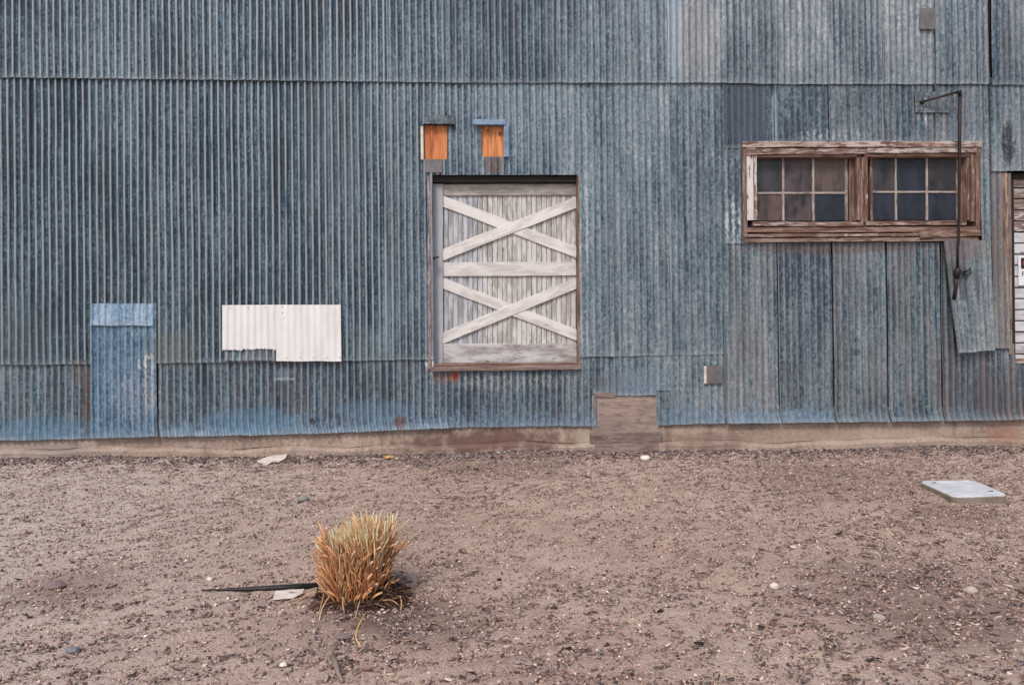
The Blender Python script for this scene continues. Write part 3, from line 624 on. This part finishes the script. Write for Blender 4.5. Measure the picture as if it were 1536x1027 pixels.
for x in (XL, XR): box('end_wall', x-.03, x+.03, .02, 9, -.3, ZT, simple('end_wall_steel', (.12, .17, .20), (.22, .27, .30), 3, .6, .3))
box('rear_wall', XL, XR, 9, 9.06, -.3, ZT, DARKBOARD)
V = [(XL-.3, -.35, ZT+.02), (XR+.3, -.35, ZT+.02), (XR+.3, 4.5, ZT+1.6), (XL-.3, 4.5, ZT+1.6), (XR+.3, 9.35, ZT+.02), (XL-.3, 9.35, ZT+.02)]
mk('roof', V+[(a, b, c+.04) for a, b, c in V], [(0, 1, 2, 3), (3, 2, 4, 5), (9, 8, 7, 6), (11, 10, 8, 9), (0, 6, 7, 1), (5, 4, 10, 11)], simple('roof_steel', (.16, .19, .21), (.26, .29, .31), 2, .6, .3), shed)
# framing inside, behind the cladding: keeps the gaps dark
for (a, b, c, d) in ((-225, 636, -400, 640), (869, 1112, -400, 588), (1475, 1516, -400, 620), (636, 869, -400, 180), (1112, 1475, -400, 205), (990, 1515, 380, 620), (1515, 1740, 555, 620), (1515, 1740, -400, 250), (645, 890, 562, 630)):
    p0, p1 = P(a, d), P(b, c); box('sheathing', p0.x, p1.x, .018+.002*(a % 3), .03+.002*(a % 3), p0.z, p1.z, DARKBOARD)

# ------------------------------------------------------------------ pipe, sign
def tube(pts, r, n=10, caps=True):
    V = []; F_ = []; pts = [Vector(p) for p in pts]
    for i, p in enumerate(pts):
        d = (pts[min(i+1, len(pts)-1)]-pts[max(i-1, 0)]).normalized(); a = d.orthogonal().normalized(); 
        if i: a = (pa - d*pa.dot(d)).normalized()
        pa = a; b = d.cross(a); rr = r[i] if isinstance(r, (list, tuple)) else r
        V += [p+(a*math.cos(t)+b*math.sin(t))*rr for t in [2*math.pi*k/n for k in range(n)]]
    for i in range(len(pts)-1):
        for k in range(n): F_.append((i*n+k, i*n+(k+1) % n, (i+1)*n+(k+1) % n, (i+1)*n+k))
    if caps: F_ += [tuple(range(n-1, -1, -1)), tuple((len(pts)-1)*n+k for k in range(n))]
    return V, F_
pipe = empty('steel_pipe', P(1436, 405, -.12))
tag(pipe, 'thin dark bent pipe standing off the wall in front of the right window sash', 'pipe')
def prt(name, VF, mat, par, smooth=True):
    o = mk(name, [Vector(v)-par.location for v in VF[0]], VF[1], mat, par, smooth); return o
prt('arm', tube([P(1384, 154, -.05), P(1388, 151.5, -.09), P(1412, 145, -.13), P(1440, 137, -.15)], [.016, .013, .013, .014]), DARKIRON, pipe)
prt('elbow', tube([P(1434, 139, -.148), P(1439.5, 137, -.151), P(1440, 145, -.15)], [.017, .024, .019]), DARKIRON, pipe)
prt('upright', tube([P(1440, 138, -.15), P(1439.4, 220, -.15), P(1438.8, 300, -.15), P(1438, 358, -.15), P(1436.5, 375, -.14), P(1436.3, 408, -.12)], [.018, .0165, .015, .014, .013, .015]), DARKIRON, pipe)
prt('end_hook', tube([P(1384, 156, -.03), P(1383, 153, -.06), P(1387, 150, -.07)], [.014, .022, .018]), DARKIRON, pipe)
prt('valve', tube([P(1436, 401, -.12), P(1436, 405, -.12), P(1436, 410, -.12), P(1435.5, 417, -.12)], [.014, .037, .036, .017]), DARKIRON, pipe)
prt('lever', tube([P(1435, 415, -.11), P(1433.5, 432, -.10), P(1431, 449, -.09)], [.018, .020, .021]), DARKIRON, pipe)
prt('chain', tube([P(1440, 410, -.12), P(1449, 405, -.11), P(1444, 412, -.11), P(1450, 407, -.10), P(1455, 403, -.10), P(1457, 409, -.10), P(1448, 414, -.10)], .0075), DARKIRON, pipe)

sg = empty('warning_sign', P(1548, 408, .035)); tag(sg, 'white sign with black square and red ring on the pale boarded door', 'sign')
def sbox(name, a, b, c, d, y, th, mat):
    p0, p1 = P(a, d, y), P(b, c, y); V = [Vector((x, yy_, z))-sg.location for x in (p0.x, p1.x) for yy_ in (y-th, y) for z in (p0.z, p1.z)]
    return mk(name, V, [(0, 1, 3, 2), (4, 6, 7, 5), (0, 4, 5, 1), (2, 3, 7, 6), (0, 2, 6, 4), (1, 5, 7, 3)], mat, sg)
sbox('sign_plate', 1527.5, 1570, 383.5, 428, .034, .006, SIGNW); sbox('black_square', 1531.5, 1564, 386.5, 403, .0275, .001, SIGNK)
c_ = P(1541.5, 394.5, .026); V = []; F_ = []
for k in range(24):
    t = k/24*2*math.pi
    for r_ in (.034, .052): V.append(Vector((c_.x+r_*math.cos(t), .0258, c_.z+r_*math.sin(t)))-sg.location)
for k in range(24): F_.append((2*k, 2*k+1, (2*k+3) % 48, (2*k+2) % 48))
mk('red_ring', V, F_, SIGNR, sg)
V = [Vector((c_.x+.034*math.cos(t), .0256, c_.z+.034*math.sin(t)))-sg.location for t in np.linspace(0, 2*math.pi, 25)[:-1]]
mk('white_disc', V, [tuple(range(24))], SIGNW, sg)
fc = bpy.data.curves.new('letter', 'FONT'); fc.body = 'P'; fc.size = .072; fc.extrude = .0008
fo = bpy.data.objects.new('letter', fc); COL.objects.link(fo); bpy.context.view_layer.update()
fm = bpy.data.meshes.new_from_object(fo); bpy.data.objects.remove(fo); fm.materials.append(SIGNK)
lo = bpy.data.objects.new('letter', fm); COL.objects.link(lo); lo.parent = sg; lo.rotation_euler = (R(90), 0, 0); pp = P(1532.5, 414, .0265); lo.location = pp-sg.location

# ------------------------------------------------------------------ utility lid
def lid():
    hs = .058
    A, B, C, D = G(1377, 719.5, hs), G(1460, 719, hs), G(1514, 743.5, hs), G(1431, 744, hs)
    c = (A+B+C+D)/4; quad = [D, C, B, A]
    def ring(inset, z, rad=.07):
        pts = []
        for i in range(4):
            p, pr, nx_ = quad[i], quad[i-1], quad[(i+1) % 4]
            e1 = (pr-p).normalized(); e2 = (nx_-p).normalized(); p = p+(e1+e2)*inset
            for k in range(6):
                t = k/5; q = p + e1*rad*(1-t)**2 + e2*rad*t**2; pts.append(Vector((q.x, q.y, z)))
        return pts
    z0 = c.z; rings = [(0.004, z0-.075), (0.0, z0-.012), (.008, z0-.002), (.016, z0), (.055, z0), (.062, z0-.006), (.070, z0-.006), (.078, z0-.001)]
    V = []; F_ = []; ed = []
    for ins, z in rings: V += ring(ins, z); ed += [1.0 if z < z0-.008 else 0.0]*24
    for r in range(len(rings)-1):
        for k in range(24): F_.append((r*24+k, r*24+(k+1) % 24, (r+1)*24+(k+1) % 24, (r+1)*24+k))
    F_.append(tuple((len(rings)-1)*24+k for k in range(24)))
    o = mk('utility_lid', [v-c for v in V], F_, LID, None, False, loc=c); fattr(o.data, 'edge', ed)
    tag(o, 'pale grey rounded access box lid set in the dirt at right', 'lid')
    for u in ((.17, .2), (.83, .75)):
        q = A.lerp(B, u[0]).lerp(D.lerp(C, u[0]), u[1]); V, F2 = tube([q+Vector((-.02, 0, .004)), q+Vector((.02, 0, .004))], .004, 6); 
        mk('lid_bolt', [v-c for v in V], F2, DARKIRON, o)
lid()

# ------------------------------------------------------------------ cut grass clump
def blades(n, gen, name, parent=None, seg=5):
    V = np.zeros((n, seg+1, 3, 3)); C = np.ones((n, seg+1, 3, 4))
    for i in range(n):
        p, d, L, w, bend, c0, c1 = gen(i)
        p = Vector(p); d = Vector(d).normalized(); st = L/seg; side = d.cross(Vector((random.uniform(-1, 1), random.uniform(-1, 1), .2))).normalized()
        for k in range(seg+1):
            t = k/seg; ww = w*(.75+.5*math.sin(math.pi*min(1, t*.8+.2))); nrm = d.cross(side).normalized()
            V[i, k, 0] = p-side*ww; V[i, k, 1] = p+side*ww; V[i, k, 2] = p+nrm*ww*.5
            col = [c0[q]*(1-t**1.5)+c1[q]*t**1.5 for q in range(3)]; C[i, k, :, :3] = col
            d = (d+Vector(bend)*(1/seg)+Vector((random.gauss(0, .09), random.gauss(0, .09), random.gauss(0, .04)))).normalized(); p = p+d*st
            side = (side-d*side.dot(d)).normalized()
    b = np.arange(n)[:, None, None]*(seg+1)*3; f = []
    for k in range(seg):
        for q in range(3): f.append((k*3+q, k*3+(q+1) % 3, (k+1)*3+(q+1) % 3, (k+1)*3+q))
    T = (np.array(f)[None]+b).reshape(-1, 4)
    o = np_mesh(name, V.reshape(-1, 3), T, STRAW, False); cattr(o.data, 'col', C.reshape(-1, 4))
    if parent: o.parent = parent; o.matrix_parent_inverse = parent.matrix_basis.inverted()
    return o
cb = G(530, 899)
clump = empty('grass_clump', cb); tag(clump, 'dry orange clump of cut ornamental grass standing on the dirt', 'grass clump'); bpy.context.view_layer.update()
SX = 1.0
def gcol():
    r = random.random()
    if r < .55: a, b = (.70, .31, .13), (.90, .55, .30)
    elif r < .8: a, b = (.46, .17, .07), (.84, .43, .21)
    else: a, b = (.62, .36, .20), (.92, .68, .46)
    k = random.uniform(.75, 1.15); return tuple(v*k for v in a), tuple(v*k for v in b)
def gen_main(i):
    u = math.sqrt(random.random()); th = random.uniform(0, 2*math.pi); dx, dy = u*math.cos(th), u*math.sin(th)
    front = max(0, -dy)
    p = cb+Vector((dx*.138+.012, dy*.125+.05, -.02))
    full = .385+.085*dx+.03*dy
    top = full+random.uniform(-.07, .03)
    if u > .72 and random.random() < .75: top *= random.uniform(.45, 1.0)
    if front > .3 and random.random() < .5: top *= random.uniform(.4, .9)
    fan = (.13 if dx < 0 else .06)*u+.01
    d = (dx*fan+random.gauss(0, .07)-.02, dy*fan+random.gauss(0, .07)-.06*front, 1)
    a, b = gcol()
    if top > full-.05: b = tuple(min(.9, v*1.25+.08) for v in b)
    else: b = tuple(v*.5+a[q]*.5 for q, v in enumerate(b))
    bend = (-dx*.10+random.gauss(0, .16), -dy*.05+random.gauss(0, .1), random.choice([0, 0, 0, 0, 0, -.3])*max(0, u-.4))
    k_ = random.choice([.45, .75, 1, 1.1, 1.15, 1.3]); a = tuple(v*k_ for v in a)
    return p, d, top, random.uniform(.0028, .0068), bend, a, b
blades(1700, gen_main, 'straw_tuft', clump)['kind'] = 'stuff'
def gen_side(i):      # short drooping blades on the faces
    th = random.uniform(math.pi*.9, math.pi*2.1); dx, dy = math.cos(th), math.sin(th); h = random.uniform(.0, .30)
    k = 1+.10*h/.3
    p = cb+Vector((dx*.145*k+.012, dy*.125*k+.035, h)); a, b = gcol()
    return p, (dx*.35+random.gauss(0, .2), dy*.35+random.gauss(0, .15), 1.0), random.uniform(.05, .13), random.uniform(.003, .008), (dx*.2+random.gauss(0, .3), dy*.2, random.uniform(-.5, .1)), a, b
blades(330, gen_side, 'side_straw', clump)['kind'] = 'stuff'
def gen_root(i):      # dark and pale stray bits round the foot
    th = random.uniform(-.9, 1.2)*1.0-.3 if random.random() < .65 else random.uniform(0, 6.28); u = random.uniform(.55, 1.25)
    p = cb+Vector((math.cos(th)*.2*u+.03, math.sin(th)*.14*u-.0, random.uniform(0, .03)))
    c = random.choice([(.10, .05, .035), (.14, .07, .05), (.05, .03, .025), (.30, .20, .13), (.06, .04, .035)])
    if th > -.6 and th < .9: p.z += random.uniform(0, .10)*max(0, 1.25-u)*1.4
    return p, (random.gauss(0, 1), random.gauss(0, .7), random.uniform(-.1, .5)), random.uniform(.03, .10), random.uniform(.0015, .004), (random.gauss(0, .7), random.gauss(0, .5), -.8), c, c
blades(1100, gen_root, 'root_litter', clump)['kind'] = 'stuff'
def stray(x0, y0, x1, y1, mx, my, c, w=.0035, h0=.05):
    a, b_, mm = G(x0, y0, h0), G(x1, y1, .006), G(mx, my, (h0+.02)/2+.01)
    pts = [a*(1-t)**2+mm*2*t*(1-t)+b_*t*t for t in np.linspace(0, 1, 7)]
    V, F_ = tube(pts, w, 5); n = len(V); me = mk('stray_straw', [v-cb for v in V], F_, STRAW, clump, True); cattr(me.data, 'col', np.tile(np.array([*c, 1.0]), (n, 1)))
for a in ((500, 888, 479, 930, 482, 905), (486, 885, 476, 925, 484, 905), (470, 884, 432, 903, 450, 888), (492, 886, 448, 900, 470, 884), (516, 895, 517, 918, 512, 905), (543, 880, 533, 925, 541, 900), (575, 900, 600, 910, 590, 896), (585, 885, 612, 890, 600, 880), (600, 893, 601, 915, 604, 900), (586, 820, 600, 850, 583, 848)):
    stray(*a, random.choice([(.50, .33, .19), (.62, .44, .26), (.40, .27, .17)]))
def gstraw(name, pts, w, c, label, cat):
    P3 = [G(x, y, .006) for x, y in pts]; c0_ = P3[0].copy(); V, F_ = tube(P3, w, 6); o = mk(name, [v-c0_ for v in V], F_, STRAW, None, True, loc=c0_)
    cattr(o.data, 'col', np.tile(np.array([*c, 1.0]), (len(V), 1))); tag(o, label, cat)
gstraw('loose_straw', [(550, 917), (542, 930), (535, 945), (534, 957), (541, 970)], .0045, (.62, .42, .17), 'single curved yellow straw lying in front of the grass clump', 'straw')
# black rod and card beside the clump
rod = [(302, 884.5), (345, 883.5), (372, 883), (420, 881), (476, 878)]
P3 = [G(x, y, .012) for x, y in rod]; c0_ = P3[2].copy(); V, F_ = tube(P3, [.003, .008, .013, .017, .019], 8)
tag(mk('black_rod', [v-c0_ for v in V], F_, BLACKMETAL, None, True, loc=c0_), 'long tapered black rod lying flat left of the grass clump', 'rod')
def flat(name, pix, h, th, mat, label, cat, jit=.0, dome=0.):
    ps = [G(x, y, h) for x, y in pix]; c = sum(ps, Vector())/len(ps); n = len(ps)
    V = [p-c+Vector((0, 0, random.uniform(-jit, jit))) for p in ps]; V += [v-Vector((0, 0, th)) for v in V]; V.append(Vector((0, 0, dome)))
    F_ = [(k, (k+1) % n, 2*n) for k in range(n)]+[(k+n, (k+1) % n+n, (k+1) % n, k) for k in range(n)]+[tuple(range(2*n-1, n-1, -1))]
    return tag(mk(name, V, F_, mat, None, False, loc=c), label, cat)
flat('card_scrap', [(409, 899), (413, 886), (456, 883), (454, 889), (440, 896)], .012, .003, CARD, 'torn white card scrap tucked under the black rod', 'card', .004)
flat('plaster_scrap', [(386, 691), (394, 686), (408, 684), (420, 680), (431, 682), (428, 687), (418, 691), (408, 693), (400, 696)], .022, .008, CARD, 'pale broken scrap lying at the foot of the left wall', 'scrap', .010, .008)
def stone(px, py, w, hgt, c, label, name='stone', group=None, ell=1.0):
    g0 = G(px, py); sc = (g0-CAM).length/F; bm = bmesh.new(); bmesh.ops.create_icosphere(bm, subdivisions=2, radius=1)
    sd = random.random()*50
    for v in bm.verts:
        k = 1+.28*noise.noise(v.co*1.3+Vector((sd, 0, 0))); v.co = Vector((v.co.x*w*sc/2*k, v.co.y*w*sc/2*.8*ell*k, v.co.z*hgt*sc/2*k+hgt*sc*.3))
    me = bpy.data.meshes.new(name); bm.to_mesh(me); bm.free(); me.materials.append(GRIT); cattr(me, 'col', np.tile(np.array([*c, 1.0]), (len(me.vertices), 1)))
    o = bpy.data.objects.new(name, me); COL.objects.link(o); o.location = g0; tag(o, label, 'stone', group); return o
LG = 'loose stones lying on the dirt'
stone(1161, 882, 12, 10, (.66, .58, .49), 'white stone alone on the dirt between clump and right edge', group=LG)
stone(1456, 888, 15, 9, (.50, .40, .33), 'beige flat stone on the dirt below the access lid', group=LG)
stone(968, 689, 14, 8, (.72, .66, .58), 'whitish stone at the foot of the boarded gap', group=LG)
stone(749, 870, 7, 4, (.015, .013, .012), 'small black pebble on bare dirt right of the clump', group=LG)
stone(991, 918, 9, 5, (.03, .02, .018), 'dark brown pebble towards the lower middle', group=LG)
stone(110, 977, 16, 8, (.19, .19, .205), 'blue grey stone at the lower left', group=LG)
stone(514, 957, 21, 8, (.21, .17, .15), 'flat round brown stone in front of the clump', group=LG)
stone(315, 870, 9, 6, (.66, .60, .52), 'small whitish stone above the rod tip', group=LG)
stone(425, 999, 10, 7, (.75, .68, .60), 'small white stone near the bottom edge left of the twig', group=LG)
stone(1318, 929, 16, 9, (.40, .33, .29), 'grey beige stone at the lower right', group=LG)
stone(584, 687, 13, 5, (.58, .32, .12), 'orange stone against the footing left of the door', group=LG)
stone(455, 750, 17, 8, (.24, .235, .21), 'grey green stone above the clump', group=LG)
stone(84, 882, 22, 12, (.22, .16, .15), 'brown stone in the reddish litter at left', group=LG)
stone(1190, 822, 9, 5, (.62, .55, .48), 'pale pebble right of centre', group=LG)
P3 = [G(499, 984, .012), G(504, 996, .02), G(507, 1008, .014), G(514, 1022, .010)]; c0_ = P3[1].copy(); V, F_ = tube(P3, [.014, .012, .010, .007], 8)
o = mk('twig', [v-c0_ for v in V], F_, STRAW, None, True, loc=c0_); cattr(o.data, 'col', np.tile(np.array([.26, .20, .17, 1.0]), (len(V), 1))); tag(o, 'short broken grey twig at the bottom edge below the clump', 'twig')

# ------------------------------------------------------------------ grit, gravel and chips scattered over the dirt
def ico(sub):
    bm = bmesh.new(); bmesh.ops.create_icosphere(bm, subdivisions=sub, radius=1); V = np.array([v.co[:] for v in bm.verts]); T = np.array([[v.index for v in f.verts] for f in bm.faces]); bm.free(); return V, T
IV, IT = ico(1)
OV = np.array([(1, 0, 0), (-1, 0, 0), (0, 1, 0), (0, -1, 0), (0, 0, 1), (0, 0, -1)], float)*1.15; OT = np.array([(0, 2, 4), (2, 1, 4), (1, 3, 4), (3, 0, 4), (2, 0, 5), (1, 2, 5), (3, 1, 5), (0, 3, 5)])
box_v = np.array([(-1, -1, -1), (1, -1, -1), (1, 1, -1), (-1, 1, -1), (-1, -1, 1), (1, -1, 1), (1, 1, 1), (-1, 1, 1)], float)
box_f = np.array([(0, 1, 5, 4), (1, 2, 6, 5), (2, 3, 7, 6), (3, 0, 4, 7), (4, 5, 6, 7)])
def scatter(name, xy, size, cols, label, cat, flatk=.6, elong=1.0, chip=False, jig=.25, sink=.2, tiltk=.3):
    n = len(xy); bv, bf = (box_v, box_f) if chip else ((OV, OT) if name == 'grit' else (IV, IT))
    V = bv[None].repeat(n, 0)*(1+jig*rng.standard_normal((n, len(bv), 1)).clip(-1.5, 1.5))
    el = 1+(elong-1)*rng.random(n); S3 = np.stack([size*el, size*(.7+.3*rng.random(n))/np.sqrt(el), size*flatk*(.6+.8*rng.random(n))], -1)
    V = V*S3[:, None]
    if chip: V[:, :, 2] += (np.abs(V[:, :, 0])**2/np.maximum(S3[:, 0:1], 1e-6))*rng.normal(0, .25, (n, 1))
    th = rng.normal(.0, .75, n) if chip else rng.random(n)*6.28; ti = rng.normal(0, tiltk, n); c, s = np.cos(ti), np.sin(ti)
    x, z = V[:, :, 0]*c[:, None]-V[:, :, 2]*s[:, None], V[:, :, 0]*s[:, None]+V[:, :, 2]*c[:, None]; V[:, :, 0], V[:, :, 2] = x, z
    c, s = np.cos(th), np.sin(th); x, y = V[:, :, 0]*c[:, None]-V[:, :, 1]*s[:, None], V[:, :, 0]*s[:, None]+V[:, :, 1]*c[:, None]
    V[:, :, 0], V[:, :, 1] = x+xy[:, :1], y+xy[:, 1:]
    V[:, :, 2] += (gh(xy[:, 0], xy[:, 1])+size*flatk*(1-sink)*.6)[:, None]
    T = (bf[None]+(np.arange(n)*len(bv))[:, None, None]).reshape(-1, bf.shape[1])
    o = np_mesh(name, V.reshape(-1, 3), T, GRIT); C = np.ones((n, len(bv), 4)); C[:, :, :3] = cols[:, None]; cattr(o.data, 'col', C.reshape(-1, 4))
    tag(o, label, cat, kind='stuff'); return o
def in_view(n, ymax=-.10, pw=1.0):
    out = []
    t = 0
    while t < n:
        y = -5.6 + (ymax+5.6)*rng.random(n)**pw; x = rng.uniform(-6.6, 6.6, n); d = (y-CAM.y); ok = np.abs(x-.045*d) < d*.78+.25
        q = np.stack([x[ok], y[ok]], -1); out.append(q); t += len(q)
    return np.concatenate(out)[:n]
def fbm(xy, sc, seed):
    r = np.random.default_rng(seed); v = np.zeros(len(xy)); a = 1.0; tot = 0
    for o_ in range(5):
        for _ in range(3):
            th = r.random()*6.28; k = sc*(1.9**o_)*(.7+.6*r.random()); v += a*np.sin((xy[:, 0]*math.cos(th)+xy[:, 1]*math.sin(th)*1.6)*k+r.random()*6.28); tot += a*.7
        a *= .65
    return v/tot*1.6
def pal(n, cols, w, var=.25):
    cols = np.array(cols); w = np.array(w)/sum(w); c = cols[rng.choice(len(cols), n, p=w)]*(1+var*rng.standard_normal((n, 1))).clip(.45, 1.8); return c.clip(0, .9)
EARTH = [(.52, .37, .30), (.37, .25, .205), (.21, .135, .115), (.62, .49, .41), (.09, .065, .058), (.23, .20, .20), (.66, .60, .53)]
xy = in_view(150000, pw=1.1); sz = rng.lognormal(math.log(.0044), .42, len(xy)).clip(.002, .012)
scatter('grit', xy, sz, pal(len(xy), EARTH, [28, 24, 22, 13, 13, 9, .6]), 'fine grit strewn over the dirt', 'grit', sink=.3)
# litter: wood chips, leaves and bark; denser in patches
xy = in_view(150000, pw=1.15); den = .16+.55*fbm(xy, 1.3, 5)+.40*fbm(xy, 5, 9)
def addp(px, py, r, k):
    g0 = G(px, py); return k*np.exp(-(((xy[:, 0]-g0.x)/r)**2+((xy[:, 1]-g0.y)/r)**2))
den += addp(100, 880, .4, .8)+addp(640, 850, .35, 1.0)+addp(625, 935, .28, 1.1)+addp(740, 700, 1.0, .7)+addp(1420, 900, .7, .7)+addp(1250, 700, .9, .5)+addp(1400, 780, .5, .5)+addp(545, 900, .3, .6)
den += np.where(xy[:, 0] < -2.2, -.30, 0)+np.where(xy[:, 0] > 1.5, .18, 0)+.9*np.exp(-((xy[:, 1]+.32)/.26)**2)
keep = rng.random(len(xy)) < np.clip(den, .05, 1)*.8; xy = xy[keep]
sz = rng.lognormal(math.log(.0046), .42, len(xy)).clip(.002, .0095)
scatter('wood_litter', xy, sz, pal(len(xy), [(.25, .155, .12), (.18, .12, .10), (.38, .28, .225), (.23, .185, .18), (.08, .056, .05), (.50, .41, .345), (.33, .25, .21)], [18, 18, 18, 14, 12, 9, 14]), 'scattered wood chips and leaf litter on the dirt', 'litter', flatk=.28, elong=2.6, chip=True, sink=.1, tiltk=.22)
# gravel strip along the footing
n = 9500; x = rng.uniform(-6.6, 6.8, n); y = -.085-np.abs(rng.normal(0, .17, n)); xy = np.stack([x, y], -1); sz = rng.lognormal(math.log(.0085), .42, n).clip(.004, .022)
scatter('gravel', xy, sz, pal(n, [(.12, .10, .105), (.07, .052, .05), (.25, .20, .175), (.17, .14, .135), (.46, .40, .35), (.16, .095, .08)], [26, 24, 14, 18, 4, 14]), 'dark gravel strip along the foot of the wall', 'gravel', flatk=.6, elong=1.8)
